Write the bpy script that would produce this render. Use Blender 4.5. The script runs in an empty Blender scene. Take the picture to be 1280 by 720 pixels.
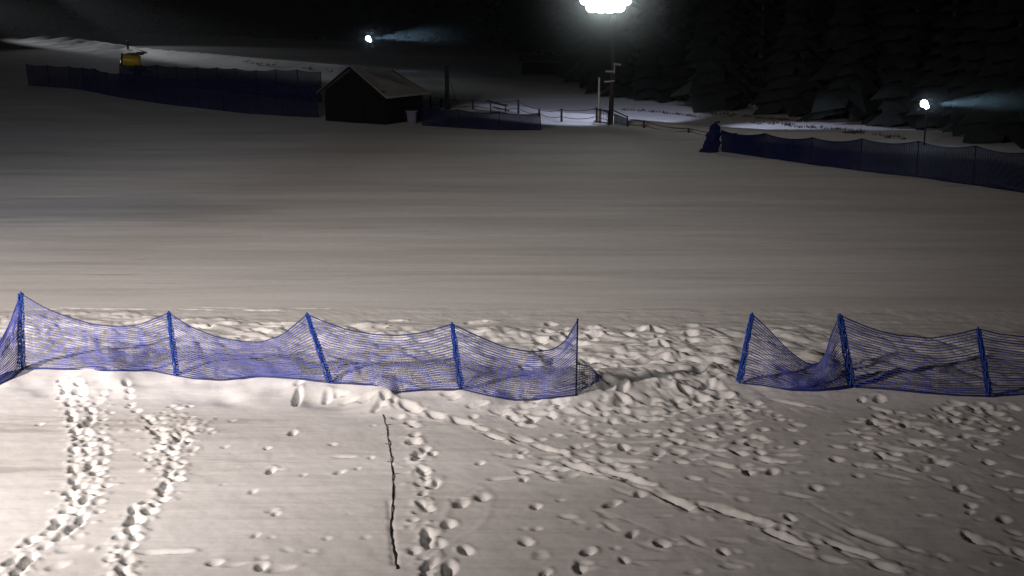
import bpy, math, random
import numpy as np
from mathutils import Vector, Matrix
random.seed(7); rng = np.random.default_rng(11)
sc = bpy.context.scene
col = sc.collection
R = math.radians
# ------------------------------------------------------------------ camera
F = 1545.0; PITCH = R(13.9); CH = 9.0          # focal length in px of a 1280 px wide picture, tilt, height
cam = bpy.data.objects.new('camera', bpy.data.cameras.new('camera'))
cam.data.sensor_width = 36; cam.data.lens = 36 * F / 1280
cam.data.clip_end = 2000; cam.data.clip_start = .1
cam.location = (0, 0, CH); cam.rotation_euler = (math.pi/2 - PITCH, 0, 0)
col.objects.link(cam); sc.camera = cam
cp, sp = math.cos(PITCH), math.sin(PITCH)
def ray(px, py):
    a = (px - 640) / F; b = (360 - py) / F
    return a, cp + b * sp, -sp + b * cp
def at(px, py, Y):                              # the point at distance Y in that direction
    a, d, e = ray(px, py); t = Y / d
    return Vector((a * t, Y, CH + e * t))

# ------------------------------------------------------------------ noise and terrain
def _h(ix, iy, s):
    v = np.sin(ix * 127.1 + iy * 311.7 + s * 74.7) * 43758.5453
    return v - np.floor(v)
def vn(x, y, s=0):
    ix = np.floor(x); iy = np.floor(y); fx = x - ix; fy = y - iy
    fx = fx * fx * fx * (fx * (fx * 6 - 15) + 10); fy = fy * fy * fy * (fy * (fy * 6 - 15) + 10)
    a = _h(ix, iy, s); b = _h(ix + 1, iy, s); c = _h(ix, iy + 1, s); d = _h(ix + 1, iy + 1, s)
    return (a * (1 - fx) + b * fx) * (1 - fy) + (c * (1 - fx) + d * fx) * fy - .5
def fbm(x, y, s=0, o=4, g=.5):
    r = 0; amp = 1; f = 1
    for k in range(o):
        r = r + amp * vn(x * f + 13.7 * k, y * f - 7.3 * k, s + k); amp *= g; f *= 2.03
    return r
def billow(x, y, s):
    f = lambda v: np.sqrt(v * v + .012)
    return .75 * f(vn(x, y, s)) + .75 * f(vn(x * 2.1 + 5, y * 2.1, s + 1)) + .30 * f(vn(x * 4.7, y * 4.7, s + 2))
def flat(px, py):
    a, d, e = ray(px, py); t = CH / -e
    return a * t, d * t
FL = [flat(*p) for p in ((-300, 462), (25, 462), (220, 469), (410, 479), (576, 487), (720, 494), (925, 480), (1064, 486), (1236, 497), (1500, 505))]
FLX = np.array([p[0] for p in FL]); FLY = np.array([p[1] for p in FL])
def fence_y(x): return np.interp(x, FLX, FLY)
def sstep(a, b, v):
    t = np.clip((v - a) / (b - a), 0, 1); return t * t * (3 - 2 * t)
# forest edge: beyond it the ground climbs
EDX = np.array([-400., -170, -106, -60, -30, 0, 5.5, 8.2, 17.8, 24.5, 29.5, 60, 400])
EDY = np.array([330., 275, 257, 222, 200, 190, 140, 100, 86, 79, 67, 30, -60])
def edge_y(x): return np.interp(x, EDX, EDY)
def ground(x, y):
    x = np.asarray(x, float); y = np.asarray(y, float)
    z = .10 * fbm(x * .05, y * .09, 3, 3) * sstep(15, 60, y)
    z = z + .028 * fbm(x * .12, y * .9, 5, 3) * sstep(33, 38, y) * (1 - .6 * sstep(60, 90, y))
    d = y - fence_y(x)
    lft = 1 - sstep(1.0, 5.0, x)
    mod = .55 + .9 * (vn(x * .55, y * .1, 21) + .5)
    z = z + (.11 + .24 * lft) * mod * np.where(d < 0, np.exp(-(d / (.85 + .35 * lft)) ** 2), np.exp(-(d / 1.1) ** 2))
    lobes = sstep(-2.2, -1.2, d) * (1 - sstep(-1.1, 1.0, d)) * (1 - sstep(-1.5, 2.5, x))
    z = z + lobes * .34 * vn(x * .75 + 3, y * .7, 81) + lobes * .14 * vn(x * 2.1, y * 1.9, 83)
    # rough ploughed strip behind the nets
    strip = sstep(.2, 1.0, d) * (1 - sstep(4.6, 5.6, d + .8 * vn(x * .8, y * .3, 9)))
    z = z + strip * (.26 * billow(x * .75 + .3 * y, y * .9, 31) - .05)
    gap = np.exp(-((x - 3.9) / 2.2) ** 2) * np.exp(-((d - 1.0) / 2.4) ** 2)
    z = z + gap * (.36 * billow(x * 1.05 + .55 * y, y * .9 - .3 * x, 41) - .06)
    # heap of snow inside the drooping right-hand net
    hx, hy = flat(1008, 458)
    z = z + (.20 + .35 * vn(x * 1.6, y * 1.6, 91)) * np.exp(-((x - hx) / .55) ** 2 - ((y - hy - .3) / .6) ** 2)
    # low bank along the post-and-rope fence, far bank to the left
    by = np.interp(x, BX, BY)
    z = z + .45 * np.exp(-((y - by) / 2.2) ** 2) * sstep(-7, -3, x) * (1 - sstep(24, 28, x))
    cy = np.interp(x, CX, CY)
    z = z + .9 * np.exp(-((y - cy) / 3.2) ** 2) * (1 - sstep(-18, -8, x))
    # forest hillside
    z = z + np.clip((y - edge_y(x) - 6) * .16, 0, 24) * sstep(0, 30, y)
    return z
def _pl(pts):
    q = sorted(flat(*p) for p in pts); return np.array([a[0] for a in q]), np.array([a[1] for a in q])
BX, BY = _pl([(538, 136), (600, 137), (650, 140), (702, 149), (762, 153), (805, 159), (861, 165), (960, 172)])
CX, CY = _pl([(-200, 30), (0, 42), (80, 52), (160, 66), (330, 84), (430, 93)])
def G(px, py):                                  # the point of the ground seen there
    a, d, e = ray(px, py); z = 0.
    for i in range(12):
        t = (CH - z) / -e; z = .5 * z + .5 * float(ground(a * t, d * t))
    return Vector((a * t, d * t, z))

# ------------------------------------------------------------------ materials
def mat(name, color, rough=.7, metal=0., var=.15, scale=8., emit=None, strength=0., bump=.0, stretch=(1, 1, 1), spec=.5):
    m = bpy.data.materials.new(name); m.use_nodes = True; n = m.node_tree; b = n.nodes['Principled BSDF']
    b.inputs['Roughness'].default_value = rough; b.inputs['Metallic'].default_value = metal
    b.inputs['Specular IOR Level'].default_value = spec
    tc = n.nodes.new('ShaderNodeTexCoord'); mp = n.nodes.new('ShaderNodeMapping'); mp.inputs['Scale'].default_value = stretch
    no = n.nodes.new('ShaderNodeTexNoise'); no.inputs['Scale'].default_value = scale; no.inputs['Detail'].default_value = 4
    n.links.new(tc.outputs['Object'], mp.inputs[0]); n.links.new(mp.outputs[0], no.inputs['Vector'])
    cr = n.nodes.new('ShaderNodeValToRGB'); cr.color_ramp.elements[0].position = .3; cr.color_ramp.elements[1].position = .7
    cr.color_ramp.elements[0].color = [c * (1 - var) for c in color] + [1]; cr.color_ramp.elements[1].color = [min(1, c * (1 + var)) for c in color] + [1]
    n.links.new(no.outputs['Fac'], cr.inputs[0]); n.links.new(cr.outputs[0], b.inputs['Base Color'])
    if bump:
        bp = n.nodes.new('ShaderNodeBump'); bp.inputs['Strength'].default_value = bump; bp.inputs['Distance'].default_value = .02
        n.links.new(no.outputs['Fac'], bp.inputs['Height']); n.links.new(bp.outputs[0], b.inputs['Normal'])
    if emit:
        b.inputs['Emission Color'].default_value = list(emit) + [1]; b.inputs['Emission Strength'].default_value = strength
    return m
M = dict(
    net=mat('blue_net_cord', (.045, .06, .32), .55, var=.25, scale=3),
    rope=mat('blue_edge_rope', (.01, .022, .17), .5, var=.2, scale=4),
    sleeve=mat('blue_sleeve', (.018, .075, .40), .45, var=.35, scale=30, bump=.3),
    pole=mat('blue_pole', (.014, .055, .30), .35, var=.15),
    dpole=mat('dark_pole', (.010, .012, .04), .9, var=.15, spec=.05),
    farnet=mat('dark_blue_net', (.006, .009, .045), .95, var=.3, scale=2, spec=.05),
    wood=mat('weathered_dark_wood', (.007, .0065, .007), .95, spec=.05, var=.4, scale=3, bump=.5, stretch=(12, 12, 1)),
    post=mat('dark_post_wood', (.03, .026, .028), .85, var=.3, scale=6, bump=.3),
    roof=mat('snow_dusted_roof', (.42, .41, .39), .9, var=.12, scale=1.5, bump=.3),
    steel=mat('galvanised_steel', (.42, .42, .42), .45, .6, var=.1),
    dsteel=mat('dark_steel', (.012, .012, .014), .6, .3, var=.2),
    yellow=mat('yellow_paint', (.55, .36, .004), .4, var=.08, scale=3),
    black=mat('black_rubber', (.012, .012, .012), .8, var=.3),
    green=mat('dark_green_cover', (.06, .07, .04), .7, var=.2),
    white=mat('pale_plastic', (.13, .13, .18), .6, var=.08),
    cable=mat('dark_cable', (.05, .042, .038), .8, var=.4, scale=20),
    tarp=mat('grey_blue_tarp', (.12, .17, .23), .7, var=.2, scale=5),
    grass=mat('dry_grass', (.05, .04, .03), .9, var=.4),
    lens=mat('lit_floodlight_lens', (1, 1, 1), .3, emit=(.9, 1, .97), strength=14),
    lens2=mat('lit_lamp_lens', (1, 1, 1), .3, emit=(.62, .78, 1), strength=25),
    reflector=mat('glowing_reflector', (.9, .88, .8), .2, emit=(1, .9, .75), strength=1.2),  # emission painted in for the shine of the reflector
)
def snow_material():
    m = bpy.data.materials.new('snow'); m.use_nodes = True; n = m.node_tree; L = n.links.new; b = n.nodes['Principled BSDF']
    b.inputs['Roughness'].default_value = .75; b.inputs['Specular IOR Level'].default_value = .25
    tc = n.nodes.new('ShaderNodeTexCoord')
    def noise(scale, st, det=5, rough=.55):
        mp = n.nodes.new('ShaderNodeMapping'); mp.inputs['Scale'].default_value = st
        no = n.nodes.new('ShaderNodeTexNoise'); no.inputs['Scale'].default_value = scale; no.inputs['Detail'].default_value = det; no.inputs['Roughness'].default_value = rough
        L(tc.outputs['Object'], mp.inputs[0]); L(mp.outputs[0], no.inputs['Vector']); return no.outputs['Fac']
    def ramp(v, p0, c0, p1, c1):
        r = n.nodes.new('ShaderNodeValToRGB'); e = r.color_ramp.elements
        e[0].position = p0; e[0].color = (*c0, 1); e[1].position = p1; e[1].color = (*c1, 1); L(v, r.inputs[0]); return r.outputs[0]
    def mul(a, c):
        x = n.nodes.new('ShaderNodeMix'); x.data_type = 'RGBA'; x.blend_type = 'MULTIPLY'; x.inputs[0].default_value = 1
        L(a, x.inputs[6]); L(c, x.inputs[7]); return x.outputs[2]
    # compacted icy lanes left by the groomer, stretched along the piste, and dust in them
    c = ramp(noise(.16, (.35, 2.2, 1), 6, .6), .33, (.70, .69, .68), .6, (.83, .83, .83))
    c = mul(c, ramp(noise(.9, (.22, 3.5, 1), 5, .65), .30, (.91, .905, .90), .55, (1, 1, 1)))
    c = mul(c, ramp(noise(3.2, (1, 1, 1), 5, .7), .3, (.93, .93, .93), .6, (1, 1, 1)))
    # sparse scraped streaks and one broad glazed patch of harder, bluer ice
    c = mul(c, ramp(noise(.42, (.16, 1.9, 1), 6, .7), .33, (.72, .71, .70), .39, (1, 1, 1)))
    sx = n.nodes.new('ShaderNodeVectorMath'); sx.operation = 'SUBTRACT'; sx.inputs[1].default_value = (-17.5, 50, 0)
    L(tc.outputs['Object'], sx.inputs[0]); sc_ = n.nodes.new('ShaderNodeVectorMath'); sc_.operation = 'MULTIPLY'; sc_.inputs[1].default_value = (.11, .22, 0)
    L(sx.outputs[0], sc_.inputs[0]); ln_ = n.nodes.new('ShaderNodeVectorMath'); ln_.operation = 'LENGTH'; L(sc_.outputs[0], ln_.inputs[0])
    ad = n.nodes.new('ShaderNodeMath'); ad.operation = 'MULTIPLY_ADD'; ad.inputs[1].default_value = 1.6; L(noise(.5, (.3, 2.4, 1), 5, .6), ad.inputs[0]); L(ln_.outputs['Value'], ad.inputs[2])
    hf = n.nodes.new('ShaderNodeMapRange'); hf.interpolation_type = 'SMOOTHSTEP'; hf.inputs['From Min'].default_value = 1.1; hf.inputs['From Max'].default_value = 1.9
    L(ad.outputs[0], hf.inputs['Value']); c = mul(c, ramp(hf.outputs[0], 0, (.70, .73, .78), 1, (1, 1, 1)))
    L(c, b.inputs['Base Color'])
    add = n.nodes.new('ShaderNodeMath'); add.operation = 'ADD'
    s1 = n.nodes.new('ShaderNodeMath'); s1.operation = 'MULTIPLY'; s1.inputs[1].default_value = .35
    L(noise(22, (1, 1, 1), 4, .6), s1.inputs[0]); L(s1.outputs[0], add.inputs[0]); L(noise(2.2, (.12, 2.4, 1), 5, .6), add.inputs[1])
    bp = n.nodes.new('ShaderNodeBump'); bp.inputs['Strength'].default_value = .35; bp.inputs['Distance'].default_value = .03
    L(add.outputs[0], bp.inputs['Height']); L(bp.outputs[0], b.inputs['Normal'])
    return m
M['snow'] = snow_material()

# ------------------------------------------------------------------ mesh helpers
class MB:
    def __init__(s): s.v = []; s.f = []
    def box(s, c, size, rot=0., tilt=None):
        m = Matrix.Rotation(rot, 3, 'Z')
        if tilt: m = m @ tilt
        i = len(s.v); hx, hy, hz = size[0]/2, size[1]/2, size[2]/2
        for z in (-hz, hz):
            for x, y in ((-hx, -hy), (hx, -hy), (hx, hy), (-hx, hy)):
                s.v.append(tuple(Vector(c) + m @ Vector((x, y, z))))
        s.f += [(i, i+3, i+2, i+1), (i+4, i+5, i+6, i+7)] + [(i+k, i+(k+1) % 4, i+4+(k+1) % 4, i+4+k) for k in range(4)]
    def tube(s, pts, r, n=3, caps=False):
        pts = [Vector(p) for p in pts]; i0 = len(s.v); N = len(pts)
        for k, p in enumerate(pts):
            t = (pts[min(k+1, N-1)] - pts[max(k-1, 0)])
            t = t.normalized() if t.length > 1e-7 else Vector((0, 0, 1))
            a = t.cross(Vector((0, 0, 1)) if abs(t.z) < .9 else Vector((0, 1, 0))).normalized(); b = t.cross(a)
            rr = r[k] if isinstance(r, (list, tuple)) else r
            for j in range(n):
                w = 2 * math.pi * j / n + .3
                s.v.append(tuple(p + a * math.cos(w) * rr + b * math.sin(w) * rr))
        for k in range(N-1):
            for j in range(n):
                a0 = i0 + k*n; s.f.append((a0+j, a0+(j+1) % n, a0+n+(j+1) % n, a0+n+j))
        if caps:
            s.f.append(tuple(i0+j for j in reversed(range(n)))); s.f.append(tuple(i0+(N-1)*n+j for j in range(n)))
    def face(s, pts):
        i = len(s.v); s.v += [tuple(p) for p in pts]; s.f.append(tuple(range(i, i+len(pts))))
    def build(s, name, m, parent=None, smooth=False, loc=None):
        me = bpy.data.meshes.new(name); org = Vector((0, 0, 0))
        if loc is not None: org = Vector(loc)
        elif parent is not None: org = Vector(parent.matrix_world.translation) if False else origin_of(parent)
        me.from_pydata([tuple(Vector(v) - org) for v in s.v], [], s.f); me.materials.append(m)
        if smooth: me.polygons.foreach_set('use_smooth', [True] * len(me.polygons))
        me.update()
        o = bpy.data.objects.new(name, me); col.objects.link(o)
        if parent is not None: o.parent = parent
        else: o.location = org
        return o
def origin_of(o):
    v = Vector(o.location)
    while o.parent: o = o.parent; v += Vector(o.location)
    return v
def tag(o, label=None, cat=None, group=None, kind=None):
    if label: o['label'] = label
    if cat: o['category'] = cat
    if group: o['group'] = group
    if kind: o['kind'] = kind
    return o
def thing(name, loc, label, cat, group=None):
    o = bpy.data.objects.new(name, None); o.location = loc; o.empty_display_size = .3; col.objects.link(o)
    return tag(o, label, cat, group)

# ------------------------------------------------------------------ ground sheet with every footprint pressed into it
def grow(a, b, step, g=1.09, cap=6.):
    r = [a]; s = step
    while abs(r[-1] - a) < abs(b - a):
        s = min(s * g, cap); r.append(r[-1] + (s if b > a else -s))
    return r[1:]
FS = .030
xs = np.array(sorted(grow(-15.2, -330, FS)) + list(np.arange(-15.2, 15.2, FS)) + grow(15.2, 330, FS))
ys = np.array(sorted(grow(16.6, -40, FS, 1.12)) + list(np.arange(16.6, 34.5, FS)) + grow(34.5, 560, FS, 1.012, 6.))
X, Y = np.meshgrid(xs, ys)
Z = ground(X, Y)
fine = sstep(-15.2, -14, X) * (1 - sstep(14, 15.2, X)) * (1 - sstep(33.5, 34.5, Y))
D = np.zeros_like(Z)                            # what the boots did
def stamp(x, y, ang, ln, wd, dep, rim=.35, seed=0, edge=.5):
    q = .62 + .6 * ((seed * 7919) % 101) / 101; ln *= q; wd *= .7 + .5 * ((seed * 104729) % 89) / 89; dep *= .55 + .45 * q
    ln *= .85; wd *= .85; dep *= .78; rr = max(ln, wd) * 1.9
    i0, i1 = np.searchsorted(xs, (x - rr, x + rr)); j0, j1 = np.searchsorted(ys, (y - rr, y + rr))
    if i1 - i0 < 2 or j1 - j0 < 2: return
    xx = X[j0:j1, i0:i1] - x; yy = Y[j0:j1, i0:i1] - y
    c, s_ = math.cos(ang), math.sin(ang)
    u = (xx * c + yy * s_) / ln; v = (-xx * s_ + yy * c) / wd
    r = np.sqrt(u * u + v * v) * (1 + .55 * vn(xx * 5.5 + seed, yy * 5.5 - seed, seed % 17) + .25 * vn(xx * 15 + seed, yy * 15, seed % 11))
    bowl = 1 - sstep(1 - edge, 1 + edge * .6, r)
    ring = .5 * np.exp(-((r - 1.36) / .30) ** 2) * (.5 + 1.0 * (vn(xx * 14 + seed * 3, yy * 14, seed % 13) + .5)) * (1 + .5 * np.clip(u, -1, 1))
    sub = D[j0:j1, i0:i1]
    D[j0:j1, i0:i1] = np.minimum(sub, 0) * (1 - .35 * bowl) + np.maximum(sub, 0) * (1 - bowl) - dep * bowl + rim * dep * ring
def spx(px, py, ang, ln, wd, dep, **k):
    p = G(px, py); stamp(p.x, p.y, ang, ln, wd, dep, seed=int(px * 7 + py * 3) % 997, **k)
def resample(pts, step):
    P = [G(*p) for p in pts]; out = []; acc = 0
    for a, b in zip(P[:-1], P[1:]):
        L = (b - a).length; n = max(1, int(L / .02))
        for k in range(n):
            acc += L / n
            if acc >= step:
                q = a.lerp(b, (k + 1) / n); out.append((q.x, q.y, math.atan2(b.y - a.y, b.x - a.x))); acc = 0
    return out
def lane(pts, step, ln, wd, dep, jit=.05, **k):
    for i, (x, y, a) in enumerate(resample(pts, step)):
        stamp(x + rng.normal(0, jit), y + rng.normal(0, jit), a + rng.normal(0, .25), ln * rng.uniform(.8, 1.2), wd * rng.uniform(.8, 1.2), dep * rng.uniform(.7, 1.25), seed=i * 31 + int(x * 50) % 91, **k)
def rubble(pts, n, spread, r0=.03, r1=.09, h=.06):   # loose clods thrown up beside a trail
    P = resample(pts, .03)
    for i in range(n):
        x, y, a = P[rng.integers(len(P))]; o = rng.normal(0, spread)
        stamp(x - math.sin(a) * o, y + math.cos(a) * o, rng.uniform(0, 3), rng.uniform(r0, r1), rng.uniform(r0, r1) * .8, -h * rng.uniform(.4, 1.1), rim=0, seed=i, edge=.7)
T1a = [(75, 470), (88, 517), (94, 544), (90, 577), (97, 604), (86, 634), (67, 660), (34, 682), (7, 705), (-30, 730)]
T1b = [(97, 472), (109, 506), (112, 547), (109, 577), (116, 604), (109, 626), (90, 660), (52, 686), (26, 712), (0, 740)]
T1c = [(122, 480), (130, 520), (127, 560), (128, 600), (122, 640)]
T2a = [(180, 517), (195, 529), (205, 556), (202, 581), (214, 600), (199, 615), (172, 637), (157, 664), (144, 690), (139, 730)]
T2b = [(228, 530), (221, 562), (223, 592), (202, 626), (180, 645), (165, 667), (156, 694), (158, 730)]
for t in (T1a, T1b): lane(t, .27, .17, .10, .13, rim=.55); rubble(t, 170, .14)
lane(T1c, .4, .13, .09, .08, rim=.6); rubble(T1c, 90, .1)
for t in (T2a, T2b): lane(t, .27, .16, .10, .12, rim=.5); rubble(t, 140, .12)
lane([(150, 470), (160, 490), (172, 515)], .3, .14, .10, .09)
for i in range(75):                              # churned patch where the second trail starts
    spx(rng.normal(214, 20), rng.normal(540, 15), rng.uniform(0, 3), rng.uniform(.07, .15), rng.uniform(.05, .1), rng.uniform(.05, .11), rim=.8)
rubble([(178, 520), (215, 540), (245, 530)], 190, .38)
rubble([(200, 525), (262, 528)], 60, .1)
# centre trail going down the picture
for (px, py, a, l, w, d) in ((515, 529, 1.3, .2, .11, .11), (524, 513, .4, .22, .12, .1), (517, 552, 1.2, .2, .12, .12), (524, 567, 1.7, .19, .12, .11), (529, 588, 1.9, .24, .13, .13),
        (528, 604, .5, .2, .12, .1), (541, 567, 1.5, .2, .1, .13), (545, 605, 1.5, .19, .1, .1), (533, 633, 2.1, .24, .13, .11), (534, 675, 1.65, .42, .12, .15), (548, 680, 1.6, .18, .12, .1),
        (560, 656, 1.6, .17, .12, .13), (562, 711, 1.6, .24, .15, .15), (583, 689, 1.9, .2, .12, .13), (537, 705, 1.2, .2, .12, .12), (576, 628, 1.6, .17, .13, .12), (604, 622, 1.4, .22, .15, .08),
        (481, 492, 1.6, .22, .12, .16), (492, 500, 1.5, .18, .1, .12), (500, 486, 1.1, .2, .1, .12), (472, 508, 1.2, .2, .1, .1), (455, 497, 0, .3, .13, .07), (436, 502, 0, .25, .12, .06),
        (372, 498, 1.6, .38, .09, .17), (409, 499, 1.5, .34, .10, .16), (373, 478, 1.3, .2, .09, .1), (366, 541, 1.5, .16, .07, .11), (334, 560, 1.4, .13, .06, .08), (338, 589, 1.5, .17, .06, .12),
        (347, 587, .1, .25, .06, .05), (316, 614, 1.5, .1, .06, .06), (345, 642, 1.6, .14, .06, .08), (340, 638, .8, .15, .07, .05), (320, 669, 1.4, .16, .06, .09), (425, 590, .8, .16, .05, .09), (447, 585, 1.8, .1, .05, .07),
        (464, 572, 1.6, .12, .06, .09), (430, 571, 0, .3, .05, .06), (290, 526, .5, .12, .06, .07), (50, 530, 1.6, .08, .06, .07), (203, 690, .1, .3, .08, .08), (225, 690, .2, .2, .07, .04),
        (268, 703, .2, .18, .08, .09), (292, 706, .3, .25, .08, .05), (327, 708, 1.5, .15, .11, .12), (350, 711, .4, .25, .1, .06), (150, 563, .2, .2, .05, .06), (183, 571, .1, .16, .06, .08),
        (88, 686, .3, .3, .12, .05), (70, 708, .4, .2, .1, .06)):
    spx(px, py, a, l, w, d)
lane([(520, 505), (510, 520), (520, 560), (528, 600), (531, 640), (530, 690), (533, 730)], .3, .14, .10, .08, jit=.09, rim=.7)
rubble([(520, 505), (520, 560), (530, 640), (533, 720)], 110, .2)
# the swept curve a ski left round the centre trail
for (x, y, a) in resample([(556, 645), (575, 616), (600, 606), (614, 622), (610, 645), (594, 664), (570, 674), (556, 690)], .05):
    stamp(x, y, a, .12, .09, -.013, rim=0, edge=.8)
# long slide marks running off to the lower right
for (px, py, l, d) in ((512, 508, .35, .08), (545, 520, .38, .08), (580, 528, .48, .07), (618, 546, .5, .09), (652, 549, .35, .06), (684, 561, .6, .09), (729, 586, .55, .08), (771, 592, .5, .07), (802, 603, .5, .07),
        (844, 627, .55, .10), (916, 641, .75, .09), (979, 672, .62, .10), (1062, 686, .75, .08), (1104, 709, .5, .07), (600, 536, .4, .05), (760, 577, .5, .05), (950, 655, .4, .05), (1085, 672, .6, .04), (1040, 700, .5, .05)):
    spx(px, py, -.72 + rng.normal(0, .08), l * .85, .12, d * 1.35, rim=.6)
lane([(470, 500), (640, 540), (700, 570), (850, 625), (1000, 668), (1120, 712)], .5, .35, .05, .03, rim=.6)
# single holes
for (px, py) in ((655, 599), (670, 633), (658, 678), (682, 716), (765, 630), (783, 600), (700, 508), (765, 527), (627, 518), (641, 522), (667, 523), (690, 520), (730, 556), (654, 565), (780, 560), (890, 545), (925, 566),
        (945, 505), (1000, 553), (1045, 575), (1020, 610), (1077, 500), (1100, 499), (1130, 530), (1145, 555), (1170, 575), (1180, 580), (1073, 555), (1100, 568), (1090, 528), (1165, 540), (1190, 525), (1200, 535),
        (1205, 545), (1225, 560), (1235, 578), (1258, 590), (1200, 610), (1213, 632), (1213, 640), (1255, 650), (1213, 672), (1245, 705), (1272, 614), (1274, 690), (870, 490), (988, 648), (905, 690), (780, 700),
        (828, 680), (600, 579), (790, 668), (725, 711), (735, 690), (800, 618), (935, 590), (950, 565), (1268, 510), (1268, 535), (1216, 508), (940, 545), (965, 590)):
    spx(px, py, rng.uniform(.7, 2.4), rng.uniform(.12, .19), rng.uniform(.07, .11), rng.uniform(.08, .13), rim=.45)
def cloud(n, x0, x1, y0, y1, l=(.10, .2), d=(.05, .11), a=(-.9, .6)):
    for i in range(n):
        spx(rng.uniform(x0, x1), rng.uniform(y0, y1), rng.uniform(*a), rng.uniform(*l), rng.uniform(.06, .10), rng.uniform(*d), rim=.5)
cloud(95, 640, 1000, 500, 590, d=(.04, .09)); cloud(80, 740, 960, 495, 560, d=(.04, .09)); cloud(18, 590, 760, 500, 530)
cloud(34, 1060, 1180, 515, 590, a=(-1.2, -.3)); cloud(34, 1180, 1262, 505, 560); cloud(18, 900, 1280, 590, 715, d=(.02, .06)); cloud(14, 640, 900, 600, 715, d=(.02, .05))
cloud(12, 250, 480, 530, 700, l=(.06, .14), d=(.02, .05))
cloud(16, 420, 700, 488, 510, l=(.12, .22), d=(.06, .12))
cloud(70, 620, 1000, 500, 600, l=(.18, .42), d=(.035, .07)); cloud(40, 1040, 1280, 500, 600, l=(.15, .35), d=(.03, .07)); cloud(40, 700, 1280, 580, 715, l=(.15, .45), d=(.02, .05), a=(-1.1, -.2))
for i in range(34):                              # deep holes in the gap between the two nets
    spx(rng.uniform(728, 905), rng.uniform(408, 500), rng.uniform(.2, 2.9), rng.uniform(.15, .3), rng.uniform(.12, .2), rng.uniform(.08, .18), rim=.5)
for i in range(26): spx(rng.uniform(650, 740), rng.uniform(405, 470), rng.uniform(.5, 2.6), rng.uniform(.15, .3), rng.uniform(.12, .2), rng.uniform(.08, .16), rim=.4)
for i in range(60): spx(rng.uniform(0, 640), rng.uniform(400, 425), rng.uniform(-.4, .4), rng.uniform(.15, .4), rng.uniform(.08, .16), rng.uniform(.05, .11), rim=.7)
# groove melted in along the cable
CAB = [(478, 515), (484, 540), (489, 577), (491, 600), (490, 640), (488, 660), (492, 690), (496, 712)]
lane([(486, 625), (489, 650), (490, 670), (494, 705)], .05, .10, .05, .022, jit=.004, rim=.5)
# thin ski lines
for pts in ([(250, 595), (480, 545)], [(1000, 640), (1110, 700), (1180, 712)], [(1150, 560), (1240, 600)], [(880, 600), (1000, 622), (1070, 660)], [(760, 640), (900, 700)]):
    lane(pts, .08, .1, .02, .02, jit=.004, rim=.5)
def tracks_line(px0, px1, py, n, dep):
    for i in range(n):
        a = rng.uniform(px0, px1); b = a + rng.uniform(20, 90); q = py + rng.normal(0, 2.5)
        lane([(a, q), (b, q + rng.normal(.8, .5))], .07, .1, .03, dep, jit=.005, rim=.1)
tracks_line(0, 360, 385, 9, .05); tracks_line(400, 1200, 400, 5, .02)
def blur(a):
    a = a.copy(); a[1:-1] = .25 * a[:-2] + .5 * a[1:-1] + .25 * a[2:]; a[:, 1:-1] = .25 * a[:, :-2] + .5 * a[:, 1:-1] + .25 * a[:, 2:]; return a
D = blur(blur(D))
lump = .016 * fbm(X * 2.4, Y * 2.6, 51, 4, .55) + .010 * fbm(X * .5, Y * 3.2, 61, 3)
near = sstep(-1.2, .2, -(Y - fence_y(X)) - .2)
Z = Z + fine * (D + lump * (1 - .3 * near))
def DZ(x, y):
    i = int(np.clip(np.searchsorted(xs, x), 1, len(xs) - 1)); j = int(np.clip(np.searchsorted(ys, y), 1, len(ys) - 1)); return float(Z[j, i])
ny, nx = Z.shape
me = bpy.data.meshes.new('snow_ground')
me.vertices.add(nx * ny); me.vertices.foreach_set('co', np.stack([X, Y, Z], -1).astype(np.float32).ravel())
ii = (np.arange(ny - 1)[:, None] * nx + np.arange(nx - 1)[None, :]).ravel()
quads = np.stack([ii, ii + 1, ii + nx + 1, ii + nx], -1).astype(np.int32)
me.loops.add(quads.size); me.loops.foreach_set('vertex_index', quads.ravel())
me.polygons.add(len(quads)); me.polygons.foreach_set('loop_start', np.arange(0, quads.size, 4, dtype=np.int32)); me.polygons.foreach_set('loop_total', np.full(len(quads), 4, np.int32))
me.polygons.foreach_set('use_smooth', np.ones(len(quads), bool)); me.update(calc_edges=True); me.materials.append(M['snow'])
g = bpy.data.objects.new('snow_ground', me); col.objects.link(g); g['kind'] = 'structure'

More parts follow.
